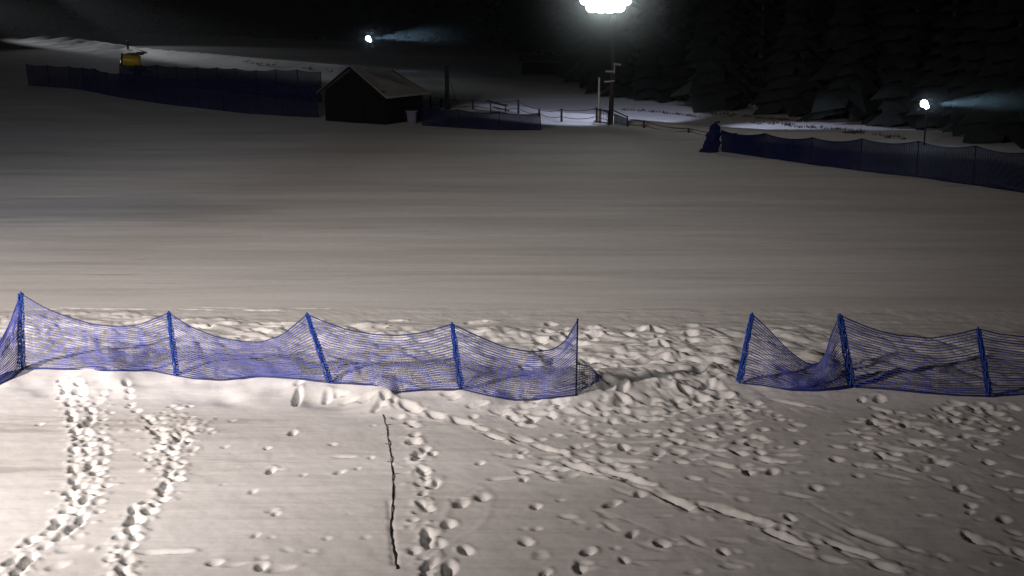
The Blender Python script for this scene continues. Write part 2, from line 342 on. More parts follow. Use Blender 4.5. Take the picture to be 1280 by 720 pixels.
# ------------------------------------------------------------------ safety nets beside the piste
def polyw(pts, u):                               # point on a polyline of vectors at parameter u (by x)
    n = len(pts) - 1; L = [0]
    for a, b in zip(pts[:-1], pts[1:]): L.append(L[-1] + (b - a).length)
    t = u * L[-1]
    for k in range(n):
        if t <= L[k+1] or k == n - 1:
            return pts[k].lerp(pts[k+1], (t - L[k]) / max(1e-6, L[k+1] - L[k]))
def smoothpts(pts, n=40):
    P = [polyw(pts, k / n) for k in range(n + 1)]
    for it in range(2): P = [P[0]] + [(P[k-1] + P[k] * 2 + P[k+1]) / 4 for k in range(1, n)] + [P[-1]]
    return P
def net_panel(root, top, bot, rows, cols, r_h, r_v, m, bulge, seed, rag=.02):
    T = smoothpts(top, cols); B = smoothpts(bot, cols); P = []
    for c in range(cols + 1):
        u = c / cols; colp = []
        for k in range(rows + 1):
            v = k / rows; p = T[c].lerp(B[c], v)
            w = math.sin(math.pi * v) * math.sin(math.pi * min(1, max(0, u))) ** .5
            p = p + Vector((0, -bulge * w, 0)) + Vector((float(vn(np.array(c * .35), np.array(k * .4), seed)) * rag, float(vn(np.array(c * .25), np.array(k * .12), seed + 5)) * .22 * w, float(vn(np.array(c * .5), np.array(k * .8), seed + 9)) * rag * w))
            colp.append(p)
        P.append(colp)
    mb = MB()
    for k in range(1, rows): mb.tube([P[c][k] for c in range(cols + 1)], r_h * (.75 + .5 * random.random()), 4)
    for c in range(1, cols): mb.tube(P[c], r_v, 3)
    mb.build('net_panel', m, root); return T, B
def post_part(root, base, top, r, m, sleeve=True, sw=.05):
    mb = MB(); lean = (top - base).normalized()
    mb.tube([base - lean * .25, base + (top - base) * .5, top + lean * .03], r, 10, True)
    mb.tube([top + lean * .03, top + lean * .05], [r * 1.15, r * .4], 10, True)
    po = mb.build('pole', m, root, True)
    if sleeve:
        sb = MB(); n = 26
        for s in range(9):                       # net gathered and wound round the pole
            ph = s * 2 * math.pi / 9; pts = []
            for k in range(n + 1):
                t = k / n; w = ph + t * 5 * (1 if s % 2 else -1)
                rr = sw * (.75 + .5 * random.random()) * (.8 + .5 * t)
                p = base.lerp(top, 1 - t * .97); pts.append(p + Vector((math.cos(w) * rr, math.sin(w) * rr, 0)))
            sb.tube(pts, .014, 4)
        sb.build('net_sleeve', M['sleeve'], po)
    return po
def rope(root, name, P, r, m): 
    mb = MB(); mb.tube(P, r, 6, True); return mb.build(name, m, root, True)

def fence(label, loc_px, posts, tops, bots, mpole, group, extra=None):
    base0 = G(*loc_px); base0.z = DZ(base0.x, base0.y)
    root = thing('net_fence', base0, label, 'safety net', group)
    bases, heads = [], []
    for (tx, ty, bx, by, kind) in posts:
        b = G(bx, by); b.z = DZ(b.x, b.y); t = at(tx, ty, b.y + .05); bases.append(b); heads.append(t)
        if kind: post_part(root, b, t, .019 if kind == 'thin' else .022, M['dpole'] if kind == 'thin' else mpole, kind != 'thin', .066 if kind == 'wide' else .05)
    for i in range(len(posts) - 1):
        y0, y1, x0, x1 = bases[i].y, bases[i+1].y, heads[i].x, heads[i+1].x
        tp = [heads[i]]
        for (px, py) in tops[i]:
            X0 = at(px, py, (y0 + y1) / 2).x; Yd = y0 + (y1 - y0) * min(1, max(0, (X0 - x0) / (x1 - x0)))
            q = at(px, py, Yd); tp.append(q)
        tp.append(heads[i+1])
        bp = [bases[i] + Vector((0, -.04, .02))]
        for (px, py) in bots[i]:
            q = G(px, py); q.z = DZ(q.x, q.y) + .03; bp.append(q)
        bp.append(bases[i+1] + Vector((0, -.04, .02)))
        L = sum((b - a).length for a, b in zip(tp[:-1], tp[1:]))
        T, B = net_panel(root, tp, bp, 24, max(10, int(L / .09)), .0125, .0018, M['net'], .10, i * 7 + len(label))
        rope(root, 'top_rope', T, .014, M['rope']); rope(root, 'bottom_rope', B, .017, M['rope'])
    return root, bases, heads
A_posts = [(-95, 470, -90, 500, 'wide'), (26, 367, 27, 461, 'wide'), (211, 391, 221, 470, 'slim'), (384, 393, 413, 479, 'slim'), (565, 405, 577, 487, 'slim'), (722, 401, 720, 494, 'thin')]
A_top = [[(-40, 462), (0, 428), (12, 405)],
         [(54, 384), (81, 395), (114, 405), (148, 409), (175, 406)],
         [(235, 407), (269, 421), (302, 427), (326, 428), (353, 419)],
         [(400, 400), (433, 412), (466, 418), (498, 419.5), (531, 415.6)],
         [(590, 417), (630, 434), (662, 440), (689, 438), (705, 429)]]
A_bot = [[(-60, 495), (-20, 487), (3, 480), (18, 472)],
         [(50, 462), (84, 463), (141, 465), (188, 464)],
         [(242, 475), (276, 477), (326, 472), (370, 475)],
         [(433, 481), (466, 483), (492, 490), (531, 489)],
         [(610, 496), (643, 502), (682, 500), (700, 498)]]
fa, ba, ha = fence('long blue safety net on five leaning poles across the left half', (413, 479), A_posts, A_top, A_bot, M['pole'], 'blue nets on poles along the near snow bank')
# loose end of the net behind the last thin pole
b = ba[-1]; p1 = G(748, 470); p1.z = DZ(p1.x, p1.y) + .03; p2 = G(738, 484); p2.z = DZ(p2.x, p2.y) + .03
net_panel(fa, [b + Vector((.02, .05, .75)), p1 + Vector((-.15, 0, .2)), p1], [b + Vector((.02, 0, .03)), p2, p2 + Vector((.2, .2, 0))], 12, 8, .009, .006, M['net'], 0, 77)
R_posts = [(940, 393, 924, 479, 'slim'), (1050, 394, 1065, 484, 'wide'), (1223, 411, 1237, 496, 'slim'), (1405, 420, 1412, 500, 'slim')]
R_top = [[(957, 408), (985, 438), (1005, 453), (1022, 457), (1031, 446), (1040, 415)],
         [(1067, 402), (1090, 411), (1120, 419), (1165, 423), (1200, 417)],
         [(1245, 417), (1280, 421), (1320, 428), (1360, 430)]]
R_bot = [[(950, 483), (985, 489), (1022, 490), (1045, 488)], [(1100, 487), (1150, 492), (1195, 495)], [(1280, 494), (1330, 497)]]
fr, br, hr = fence('blue safety net at right, drooping to the snow beside its first pole', (1065, 484), R_posts, R_top, R_bot, M['pole'], 'blue nets on poles along the near snow bank')

# ------------------------------------------------------------------ cable on the snow
mb = MB(); P = []
for (x, y, a) in resample(CAB, .12):
    P.append(Vector((x + rng.normal(0, .006), y, DZ(x, y) + .012)))
mb.tube([p + Vector((0, 0, .014 * math.sin(k * 1.3) * math.sin(k * .37))) for k, p in enumerate(P)], [.007 + .008 * k / len(P) for k in range(len(P))], 6, True)
for k in (5, 14, 22, 27):
    if k < len(P): mb.tube([P[k], P[k] + Vector((.10 if k % 2 else -.08, .02, .01))], .008, 4, True)
o = mb.build('cable', M['cable'], None, loc=P[0]); tag(o, 'dark cable lying in a groove of the foreground snow', 'cable')

# ------------------------------------------------------------------ distant nets
def far_net(label, pts, h, n_rows, group, posts_every=3.0, droop=.10, rs=.020, second=None):
    P = [G(*p) for p in pts]; root = thing('net_fence', P[0], label, 'safety net', group)
    L = sum((b - a).length for a, b in zip(P[:-1], P[1:])); nb = max(1, round(L / posts_every))
    n_rows = int(n_rows * 1.5); bs = [polyw(P, k / nb) for k in range(nb + 1)]
    for b in bs: b.z = float(ground(b.x, b.y))
    hs = [b + Vector((random.uniform(-.12, .12), random.uniform(-.05, .05), (h[0] + (h[1] - h[0]) * k / nb) * random.uniform(.95, 1.05))) for k, b in enumerate(bs)]
    for b, t in zip(bs, hs):
        m_ = MB(); m_.tube([b, t], .03, 6, True); m_.build('pole', M['dpole'], root)
    mb = MB()
    for i in range(nb):
        T = []; B = []; n = 2 * int((bs[i+1] - bs[i]).length / .17)
        for k in range(n + 1):
            u = k / n; T.append(hs[i].lerp(hs[i+1], u) - Vector((0, 0, droop * 4 * u * (1 - u)))); q = bs[i].lerp(bs[i+1], u); q.z = float(ground(q.x, q.y)) + .02; B.append(q)
        for r in range(n_rows + 1): mb.tube([T[k].lerp(B[k], r / n_rows) for k in range(0, n + 1, 2)], rs * (1.4 if r in (0, n_rows) else 1), 3)
        for k in range(0, n + 1): mb.tube([T[k], B[k]], rs * .6, 3)
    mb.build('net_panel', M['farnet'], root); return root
gn = 'blue nets along the far side of the piste'
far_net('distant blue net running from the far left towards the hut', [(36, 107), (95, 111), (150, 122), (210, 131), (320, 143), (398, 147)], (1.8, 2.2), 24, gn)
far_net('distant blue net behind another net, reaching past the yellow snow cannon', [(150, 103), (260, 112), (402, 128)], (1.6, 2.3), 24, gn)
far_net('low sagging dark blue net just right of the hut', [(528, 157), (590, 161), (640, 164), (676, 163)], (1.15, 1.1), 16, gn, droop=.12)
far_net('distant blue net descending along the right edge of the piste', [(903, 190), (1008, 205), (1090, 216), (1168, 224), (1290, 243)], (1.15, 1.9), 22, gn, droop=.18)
# bundled net standing on end
c = G(891, 190); t = thing('bundled_net', c, 'bunched dark blue net draped over an upright post at the piste edge', 'bundled net')
mb = MB(); mb.tube([c, c + Vector((.05, 0, 1.62))], .035, 8, True); mb.tube([c + Vector((.05, 0, 1.55)), c + Vector((.32, -.02, 1.66))], .05, 6, True); mb.build('post', M['dpole'], t)
mb = MB(); rings = []
for k in range(13):
    v = k / 12; z = 1.52 * (1 - v); w = .27 + .20 * v + .05 * math.sin(k * 1.7); cx = .06 - .28 * v * v
    if k == 0: w = .12
    if k == 1: w = .24
    rings.append([c + Vector((cx + math.cos(a) * w * (1 + .18 * math.sin(5 * a + k)), math.sin(a) * w * .75 * (1 + .18 * math.cos(4 * a + k)), z)) for a in [j * math.pi / 9 for j in range(18)]])
for a, b in zip(rings[:-1], rings[1:]):
    for j in range(18): mb.face([a[j], b[j], b[(j+1) % 18], a[(j+1) % 18]])
mb.face(list(rings[0])); mb.build('net_folds', M['farnet'], t)

# ------------------------------------------------------------------ hut
A = G(407, 151); A.z = 0; B = G(482, 156); B.z = 0
ex = (B - A); W = ex.length; ex.normalize(); ey = Vector((-ex.y, ex.x, 0))
if ey.y < 0: ey = -ey
Lh = 4.1; EA, RI = 2.0, 3.62
hut = thing('wooden_hut', (A + B) / 2 + Vector((0, 0, 0)), 'dark wooden hut with a snow-dusted gable roof', 'hut')
def hp(x, y, z): return A + ex * x + ey * y + Vector((0, 0, z))
def board_wall(name, p0, p1, topf, nb, parent):
    mb = MB(); d = p1 - p0; n = Vector((d.y, -d.x, 0)).normalized()
    for i in range(nb):
        a = i / nb + .002; b = (i + 1) / nb - .004; off = n * (.012 * (i % 2) + random.uniform(0, .008))
        q = [p0.lerp(p1, a) + off, p0.lerp(p1, b) + off]
        mid = (a + b) / 2
        lo = [q[0] - Vector((0, 0, .3)), q[1] - Vector((0, 0, .3))]; hi = [q[0] + Vector((0, 0, topf(a))), q[1] + Vector((0, 0, topf(b)))]
        th = -n * .05
        fr_ = [lo[0], lo[1], hi[1], hi[0]]; bk = [p + th for p in fr_]
        i0 = len(mb.v); mb.v += [tuple(p) for p in fr_ + bk]
        mb.f += [(i0, i0+1, i0+2, i0+3), (i0+7, i0+6, i0+5, i0+4)] + [(i0+k, i0+4+k, i0+4+(k+1) % 4, i0+(k+1) % 4) for k in range(4)]
    return mb.build(name, M['wood'], parent)
gab = lambda u: EA + (RI - EA) * (1 - abs(2 * u - 1)) - .06
board_wall('front_wall', hp(0, 0, 0), hp(W, 0, 0), gab, 26, hut)
board_wall('side_wall', hp(W, 0, 0), hp(W, Lh, 0), lambda u: EA - .06, 24, hut)
board_wall('side_wall', hp(0, Lh, 0), hp(0, 0, 0), lambda u: EA - .06, 24, hut)
board_wall('back_wall', hp(W, Lh, 0), hp(0, Lh, 0), lambda u: gab(u) - .3 * (1 - abs(2*u-1)), 26, hut)
mb = MB(); sag = .55
def rp(side, y, z): return hp(W/2 + side * (W/2 + .38), y, z)
for side in (-1, 1):
    e = EA - .38 * (RI - EA) / (W / 2)
    pts = [hp(W/2, -.4, RI), rp(side, -.4, e), rp(side, Lh + .4, e - .05), hp(W/2 , Lh + .1, RI - sag)]
    th = Vector((0, 0, .11)); i0 = len(mb.v); mb.v += [tuple(p) for p in pts] + [tuple(p + th) for p in pts]
    mb.f += [(i0, i0+1, i0+2, i0+3), (i0+7, i0+6, i0+5, i0+4)] + [(i0+k, i0+4+k, i0+4+(k+1) % 4, i0+(k+1) % 4) for k in range(4)]
roof = mb.build('roof', M['roof'], hut)
mb = MB()
for side in (-1, 1): mb.tube([hp(W/2, -.43, RI + .02), rp(side, -.43, EA - .38 * (RI - EA) / (W/2) - .02)], .085, 4, True)
mb.build('bargeboard', M['wood'], roof)
mb = MB(); m_ = hp(W*.5, -.05, 1.0); ang = math.atan2(ex.y, ex.x)
mb.box(m_, (1.5, .05, 2.0), ang); dr = mb.build('door', M['wood'], hut)
mb = MB(); mb.box(hp(W*.5, -.06, EA + .12), (W, .05, .14), ang); mb.build('tie_beam', M['wood'], hut)
mb = MB(); mb.box(hp(W*.5 + .6, -.10, 1.0), (.04, .05, .16), ang); mb.build('handle', M['dsteel'], dr)

# pale box by the hut's right corner
c = G(515, 154); t = thing('plastic_bin', c, 'pale upright bin beside the right corner of the hut', 'bin')
mb = MB()
rings = []
for z, w in ((0, .26), (.1, .29), (.7, .34), (.74, .37), (.78, .37)):
    rings.append([c + Vector((math.copysign(abs(math.cos(a)) ** .4, math.cos(a)) * w, math.copysign(abs(math.sin(a)) ** .4, math.sin(a)) * w, z)) for a in [j * math.pi / 8 for j in range(16)]])
for a, b in zip(rings[:-1], rings[1:]):
    for j in range(16): mb.face([a[j], a[(j+1) % 16], b[(j+1) % 16], b[j]])
mb.face(list(rings[-1])); mb.build('bin_body', M['white'], t)
mb = MB(); mb.box(c + Vector((0, 0, .81)), (.78, .76, .05)); mb.build('lid', M['white'], t)

# ------------------------------------------------------------------ post-and-rope fence
FP = [(538, 136, 120), (591, 137, 124), (648, 142, 124.5), (674, 145, 136), (702, 152, 136), (746, 153, 134), (805, 160, 151), (861, 166, 160), (920, 175, 166)]
root = thing('post_fence', G(702, 152), 'straggling fence of dark wooden posts and sagging ropes beyond the piste', 'fence')
tops_ = []
for (x, yb, yt) in FP:
    b = G(x, yb); tp = at(x, yt, b.y); tops_.append((b, tp)); mb = MB()
    mb.tube([b - Vector((0, 0, .3)), tp], [.085, .07], 8, True); mb.build('post', M['post'], root)
mb = MB()
for (b0, t0), (b1, t1) in zip(tops_[:-1], tops_[1:]):
    for f, s in ((.93, .12), (.4, .16)):
        p0 = b0.lerp(t0, f); p1 = b1.lerp(t1, f)
        mb.tube([p0.lerp(p1, k / 10) - Vector((0, 0, s * 4 * (k / 10) * (1 - k / 10))) for k in range(11)], .022, 4)
mb.build('rope', M['post'], root)
# gate beside the mast
a = G(750, 154); b = G(760, 157); t = thing('rail_gate', a, 'narrow dark barred gate at the foot of the floodlight mast', 'gate')
mb = MB(); hgt = Vector((0, 0, .95))
for u in (0, 1): p = a.lerp(b, u) ; mb.tube([p - Vector((0, 0, .1)), p + hgt], .06, 6, True)
for f in (.97, .15): mb.tube([a + hgt * f - Vector((.4, 0, 0)), b + hgt * f], .045, 6, True)
mb.build('gate_frame', M['post'], t); mb = MB()
for k in range(1, 5): p = a.lerp(b, k / 5); mb.tube([p + hgt * .15, p + hgt * .97], .018, 5)
mb.build('bar', M['post'], t)
# hanging tarp with sloping rail right of the mast
a = G(767, 156); b = G(784, 158.5); t = thing('tarp_barrier', a, 'small grey blue tarp stretched under a sloping rail right of the mast', 'barrier')
mb = MB(); i0 = 0; n = 12
for k in range(n + 1):
    p = a.lerp(b, k / n); hh = .72 - .2 * k / n
    mb.v += [tuple(p + Vector((0, .03 * math.sin(k * 1.3), .04))), tuple(p + Vector((0, .05 * math.sin(k * 1.1), hh)))]
    if k: mb.f.append((2*k-2, 2*k, 2*k+1, 2*k-1))
o = mb.build('tarp', M['tarp'], t); md = o.modifiers.new('s', 'SOLIDIFY'); md.thickness = .02
mb = MB(); mb.tube([a + Vector((-.3, 0, 1.05)), b + Vector((0, 0, .62))], .04, 6, True); mb.tube([b, b + Vector((0, 0, .68))], .05, 6, True); mb.build('rail', M['post'], t)
# wooden table
c = G(612, 140.5); c2 = G(634, 141.5); t = thing('picnic_table', c, 'dark tilted wooden table standing in the snow behind the rope fence', 'table')
d = (c2 - c); an = math.atan2(d.y, d.x); mid = (c + c2) / 2; til = Matrix.Rotation(R(9), 3, 'Y')
mb = MB()
for k in range(4): mb.box(mid + Vector((-.1, -.3 + k * .2, .66)), (1.65, .17, .05), an, til)
mb.build('tabletop', M['post'], t)
for sx in (-.55, .5):
    mb = MB(); 
    mb.tube([mid + Vector((sx, -.45, -.05)), mid + Vector((sx, .2, .62 - sx * .12))], .045, 5, True); mb.tube([mid + Vector((sx, .45, -.05)), mid + Vector((sx, -.2, .62 - sx * .12))], .045, 5, True)
    mb.build('leg', M['post'], t)
mb = MB(); mb.box(mid + Vector((.2, -.65, .34)), (1.3, .24, .05), an, til); mb.build('bench_seat', M['post'], t)
# slender pole with stay wires, right of the hut
c = G(559, 137); t = thing('utility_pole', c, 'thick dark pole with stay wires, right of the hut', 'pole')
mb = MB(); mb.tube([c, c + Vector((0, 0, 3.1))], [.17, .14], 10, True); mb.build('shaft', M['post'], t)
for s in (-1, 1):
    mb = MB(); mb.tube([c + Vector((0, 0, 2.6)), c + Vector((s * .5 + .35, .1, 0))], .02, 4); mb.build('stay_wire', M['dsteel'], t)
c = G(552, 134); mb = MB(); mb.tube([c, c + Vector((0, 0, .55))], [.12, .14], 8, True); mb.tube([c + Vector((0, 0, .55)), c + Vector((0, 0, .62))], [.14, .05], 8, True)
tag(mb.build('short_stump', M['post'], None, loc=c), 'short dark stump close to the thick dark pole', 'stump')
c = G(160, 62); mb = MB(); mb.tube([c, c + Vector((0, 0, .9))], [.16, .10], 8, True); mb.tube([c + Vector((0, 0, .9)), c + Vector((0, 0, 1.1))], [.2, .12], 8, True)
tag(mb.build('marker_post', M['post'], None, loc=c), 'small dark marker post above the yellow snow cannon', 'post')

# ------------------------------------------------------------------ floodlight mast and small lamps
LAMPS = []
c = G(763, 155); t = thing('floodlight_mast', c, 'tall steel mast carrying the big dazzling white floodlight', 'floodlight')
hd = at(757, 2, c.y); H = hd.z; c_mast = c
mb = MB(); mb.tube([c - Vector((0, 0, .2)), c + Vector((.1, 0, H * .5)), Vector((hd.x + .25, c.y, H))], [.17, .13, .09], 12, True); mb.build('shaft', M['post'], t, True)
def xb(x0, y0, x1, y1, name, r=.05, dy=-.18):
    mb = MB(); mb.tube([at(x0, y0, c.y + dy), at(x1, y1, c.y + dy)], r, 6, True); return mb.build(name, M['steel'], t)
xb(755, 102, 768, 101, 'bracket'); xb(757, 89, 768, 89.5, 'bracket', .06); xb(767, 79.5, 776, 81, 'bracket', .06); xb(768, 80, 768, 92, 'conduit', .03, -.2)
xb(734, 2, 780, 2, 'crossarm', .06, 0)
for px, py in ((733, 2), (745, 2), (757, 2), (769, 2), (781, 2), (740, 10.5), (751, 11.5), (762, 11.5), (773, 10.5), (739, -8), (751, -8), (763, -8), (775, -8)):  # extra lit heads clustered to fill the shape of the lamp's bloom
    q = at(px, py, c.y - .35); mb = MB(); mb.box(q, (.66, .3, .60), 0, Matrix.Rotation(R(-25), 3, 'X'))
    h_ = mb.build('lamp_housing', M['dsteel'], t)
    mb = MB(); n_ = Matrix.Rotation(R(-25), 3, 'X'); cc = q + n_ @ Vector((0, -.16, 0)); ring = [cc + n_ @ Vector((.40 * math.cos(a) , 0, .34 * math.sin(a))) for a in [j * math.pi / 12 for j in range(24)]]
    back = [p + n_ @ Vector((0, .02, 0)) for p in ring]
    for j in range(24): mb.face([ring[j], ring[(j+1) % 24], back[(j+1) % 24], back[j]])
    mb.face(ring[::-1]); mb.build('lens', M['lens'], h_)
c2 = G(748, 153); mb = MB(); mb.tube([c2, c2 + Vector((0, 0, at(748, 97, c2.y).z - c2.z))], [.09, .07], 8, True)
tag(mb.build('lift_post', M['steel'], None, loc=c2), 'plain grey steel post left of the floodlight mast', 'post')
def small_lamp(px, py, base_y, label, size):
    b = G(px, base_y); q = at(px, py, b.y); t = thing('lamp_post', b, label, 'lamp', 'small bluish lamps glowing far away')
    mb = MB(); mb.tube([b, Vector((b.x, b.y, q.z))], [.05, .04], 8, True); mb.build('shaft', M['dsteel'], t)
    mb = MB(); mb.box(q + Vector((0, .12, 0)), (size, .2, size)); h_ = mb.build('lamp_housing', M['dsteel'], t)
    mb = MB(); n = 16
    for i in range(5):
        for j in range(n):
            f = lambda a, b_: q + Vector((math.cos(b_) * math.cos(a) * size * .5, -math.sin(a) * size * .45 , math.sin(b_) * math.cos(a) * size * .5))
            a0, a1 = i * math.pi / 10, (i + 1) * math.pi / 10; b0, b1 = j * 2 * math.pi / n, (j + 1) * 2 * math.pi / n
            mb.face([f(a0, b0), f(a0, b1), f(a1, b1), f(a1, b0)])
    mb.build('lens', M['lens2'], h_, True)
    mb = MB(); q2 = q + Vector((size * .38, 0, -size * .42)); mb.box(q2 + Vector((0, .1, 0)), (size * .6, .18, size * .5)); h2 = mb.build('lamp_housing', M['dsteel'], t)
    mb = MB(); mb.face([q2 + Vector((math.cos(j * math.pi / 8) * size * .34, -.02, math.sin(j * math.pi / 8) * size * .3)) for j in range(16)]); mb.build('lens', M['lens2'], h2); return q
s1 = small_lamp(460, 48, 88, 'bright bluish lamp left of centre above the hut', .50)
s2 = small_lamp(1155, 129.5, 181, 'bright bluish lamp at the far right against the dark forest', .42)

# ------------------------------------------------------------------ snow cannon
c = G(170, 94); t = thing('snow_cannon', c, 'yellow snow cannon on a dark carriage at the far left', 'snow cannon')
def lathe(mb, prof, org, axis, n=20):
    axis = axis.normalized(); u = axis.cross(Vector((0, 0, 1))).normalized(); v = axis.cross(u); i0 = len(mb.v)
    for (d_, r_) in prof:
        for j in range(n): a_ = 2 * math.pi * j / n; mb.v.append(tuple(org + axis * d_ + u * math.cos(a_) * r_ + v * math.sin(a_) * r_))
    for k in range(len(prof) - 1):
        for j in range(n): mb.f.append((i0+k*n+j, i0+k*n+(j+1) % n, i0+(k+1)*n+(j+1) % n, i0+(k+1)*n+j))
ax = Vector((-.96, -.25, .12)); o_ = c + Vector((.55, 0, 1.35))
mb = MB(); lathe(mb, [(0, .3), (.02, .52), (.25, .60), (1.3, .60), (1.7, .55)], o_, ax); lathe(mb, [(1.7, .50), (.1, .48)], o_, ax); ob = mb.build('barrel', M['yellow'], t, True)
mb = MB(); lathe(mb, [(1.68, .50), (1.68, .62), (1.85, .62), (1.85, .48), (1.68, .48)], o_, ax); mb.build('nozzle_ring', M['black'], ob)
mb = MB(); mb.tube([o_ + ax * 1.0 , o_ + ax * 1.02], .47, 16, True); mb.build('fan', M['dsteel'], ob)
mb = MB(); mb.tube([o_ + ax * 1.86 + Vector((0, -.05, -.2)), o_ + ax * 1.9 + Vector((0, -.05, -.2))], .12, 10, True); mb.build('reflector', M['reflector'], ob)
mb = MB(); mb.box(o_ + Vector((-.5, 0, .72)), (1.5, .9, .28), 0, Matrix.Rotation(R(-4), 3, 'Y')); mb.box(o_ + Vector((.15, 0, .84)), (.9, .8, .14)); mb.build('cover', M['green'], t)
mb = MB(); mb.box(c + Vector((.15, 0, .55)), (1.5, .8, .28)); mb.box(c + Vector((.3, 0, .8)), (.5, .5, .5)); mb.tube([c + Vector((.8, 0, .5)), c + Vector((1.6, -.2, .25))], .06, 6, True); mb.build('carriage', M['black'], t)
for s in (-.5, .5):
    mb = MB(); mb.tube([c + Vector((.2, s - .1, .32)), c + Vector((.2, s + .1, .32))], .34, 18, True); w = mb.build('wheel', M['black'], t)
    mb = MB(); mb.tube([c + Vector((.2, s - .12, .32)), c + Vector((.2, s + .12, .32))], .15, 12, True); mb.build('rim', M['dsteel'], w)
# faint shed beneath the trees
c = G(680, 93); t = thing('storage_shed', c, 'faint low dark shed in the darkness above the rope fence', 'shed')
mb = MB(); mb.box(c + Vector((0, 1.6, .55)), (4.4, 3, 1.4)); mb.build('wall', M['wood'], t)
mb = MB()
for s in (-1, 1):
    pts = [c + Vector((-2.5, 1.6, 1.75)), c + Vector((2.5, 1.6, 1.75)), c + Vector((2.5, 1.6 + s * 1.9, 1.2)), c + Vector((-2.5, 1.6 + s * 1.9, 1.2))]; th = Vector((0, 0, .1))
    i0 = len(mb.v); mb.v += [tuple(p) for p in pts] + [tuple(p + th) for p in pts]
    mb.f += [(i0, i0+1, i0+2, i0+3), (i0+7, i0+6, i0+5, i0+4)] + [(i0+k, i0+4+k, i0+4+(k+1) % 4, i0+(k+1) % 4) for k in range(4)]
mb.build('roof', M['green'], t)

# ------------------------------------------------------------------ grass tufts poking through the far snow
mb = MB()
def tufts(x0, y0, x1, y1, n, jy=.8):
    for i in range(n):
        u = random.random(); p = G(x0 + (x1 - x0) * u, y0 + (y1 - y0) * u + random.gauss(0, jy))
        for k in range(7):
            q = p + Vector((random.gauss(0, .16), random.gauss(0, .12), -.02)); a = random.uniform(0, 6.3)
            mb.face([q + Vector((-.03, 0, 0)), q + Vector((.03, 0, 0)), q + Vector((math.cos(a) * .08, math.sin(a) * .08, random.uniform(.10, .24)))])
tufts(775, 137, 830, 141, 10, .3); tufts(800, 138, 870, 146, 16, .5); tufts(880, 141, 1010, 153, 34, .8); tufts(930, 152, 1090, 166, 34, 1.); tufts(1000, 160, 1130, 172, 20, 1.); tufts(300, 76, 350, 80, 12); tufts(380, 84, 440, 92, 12)
o = mb.build('dry_grass', M['grass'], None, loc=(0, 0, 0)); tag(o, 'dark dry grass tufts poking through the far snow', 'grass', kind='stuff')

# ------------------------------------------------------------------ forest
def leaf_mat():
    return mat('spruce_needles', (.010, .015, .014), .85, var=.5, scale=.8)
ML = leaf_mat()
mb = MB(); tb = MB(); cnt = 0
def spruce(x, y, h):
    z = float(ground(x, y)); tb.tube([(x, y, z - .3), (x, y, z + h * .95)], [.16 + h * .01, .03], 6)
    lv = int(h * 1.15)
    for k in range(lv):
        f = k / lv; zz = z + h * (.07 + .93 * f); r = (1 - f) ** .85 * h * .19 + .15; n = 7 if f < .7 else 5; ph = random.uniform(0, 6)
        for j in range(n):
            a = ph + 2 * math.pi * j / n + random.uniform(-.25, .25); rr = r * random.uniform(.65, 1.15); c_, s_ = math.cos(a), math.sin(a); w = rr * .38
            base = Vector((x, y, zz + rr * .15)); tip = Vector((x + c_ * rr, y + s_ * rr, zz - rr * .35)); m1 = base.lerp(tip, .55)
            sd = Vector((-s_ * w, c_ * w, -rr * .12))
            i0 = len(mb.v); mb.v += [tuple(base), tuple(m1 + sd), tuple(tip), tuple(m1 - sd), tuple(m1 + Vector((0, 0, rr * .08)))]
            mb.f += [(i0, i0+1, i0+4), (i0+1, i0+2, i0+4), (i0+2, i0+3, i0+4), (i0+3, i0, i0+4)]
for i in range(1500):
    x = random.uniform(-150, 75); row = random.random() ** 1.5 * 34
    ye = float(edge_y(x)); y = ye + 1.5 + row
    if y < 30 or abs(x) > .44 * y + 8: continue
    if 2 < x < 9 and y < 100: continue
    if any((x - q[0]) ** 2 + (y - q[1]) ** 2 < 4 for q in LAMPS): continue
    LAMPS.append((x, y)); spruce(x, y, random.uniform(11, 19)); cnt += 1
print('trees', cnt)
fo = mb.build('forest', ML, None, loc=(0, 0, 0)); tag(fo, 'dark spruce forest closing the far edge of the snow', 'forest', kind='stuff')
tr = tb.build('trunks', M['post'], fo); tr['kind'] = 'stuff'

# ------------------------------------------------------------------ haze, sky, lights
mb = MB(); mb.box((0, 255, 28), (720, 640, 66)); hz = mb.build('haze', M['snow'], None, loc=(0, 0, 0)); hz.data.materials.clear()
m = bpy.data.materials.new('night_haze'); m.use_nodes = True; n = m.node_tree; n.nodes.clear()
out = n.nodes.new('ShaderNodeOutputMaterial'); pv = n.nodes.new('ShaderNodeVolumePrincipled')
pv.inputs['Color'].default_value = (.9, .92, .96, 1); pv.inputs['Density'].default_value = .0003; pv.inputs['Anisotropy'].default_value = .62
n.links.new(pv.outputs[0], out.inputs['Volume']); hz.data.materials.append(m); tag(hz, 'thin frosty night haze over the whole slope', 'haze', kind='stuff')

w = bpy.data.worlds.new('World'); sc.world = w; w.use_nodes = True; n = w.node_tree
sky = n.nodes.new('ShaderNodeTexSky'); sky.sky_type = 'NISHITA'; sky.sun_disc = False; sky.sun_elevation = R(-6); sky.sun_rotation = R(200)
n.links.new(sky.outputs[0], n.nodes['Background'].inputs[0]); n.nodes['Background'].inputs[1].default_value = .15

def spot(name, loc, aim, power, colr, half, blend, radius=.25):
    d = bpy.data.lights.new(name, 'SPOT'); d.energy = power; d.color = colr; d.spot_size = R(2 * half); d.spot_blend = blend; d.shadow_soft_size = radius
    o = bpy.data.objects.new(name, d); o.location = loc; v = Vector(aim) - Vector(loc); o.rotation_euler = v.to_track_quat('-Z', 'Y').to_euler(); col.objects.link(o); return o
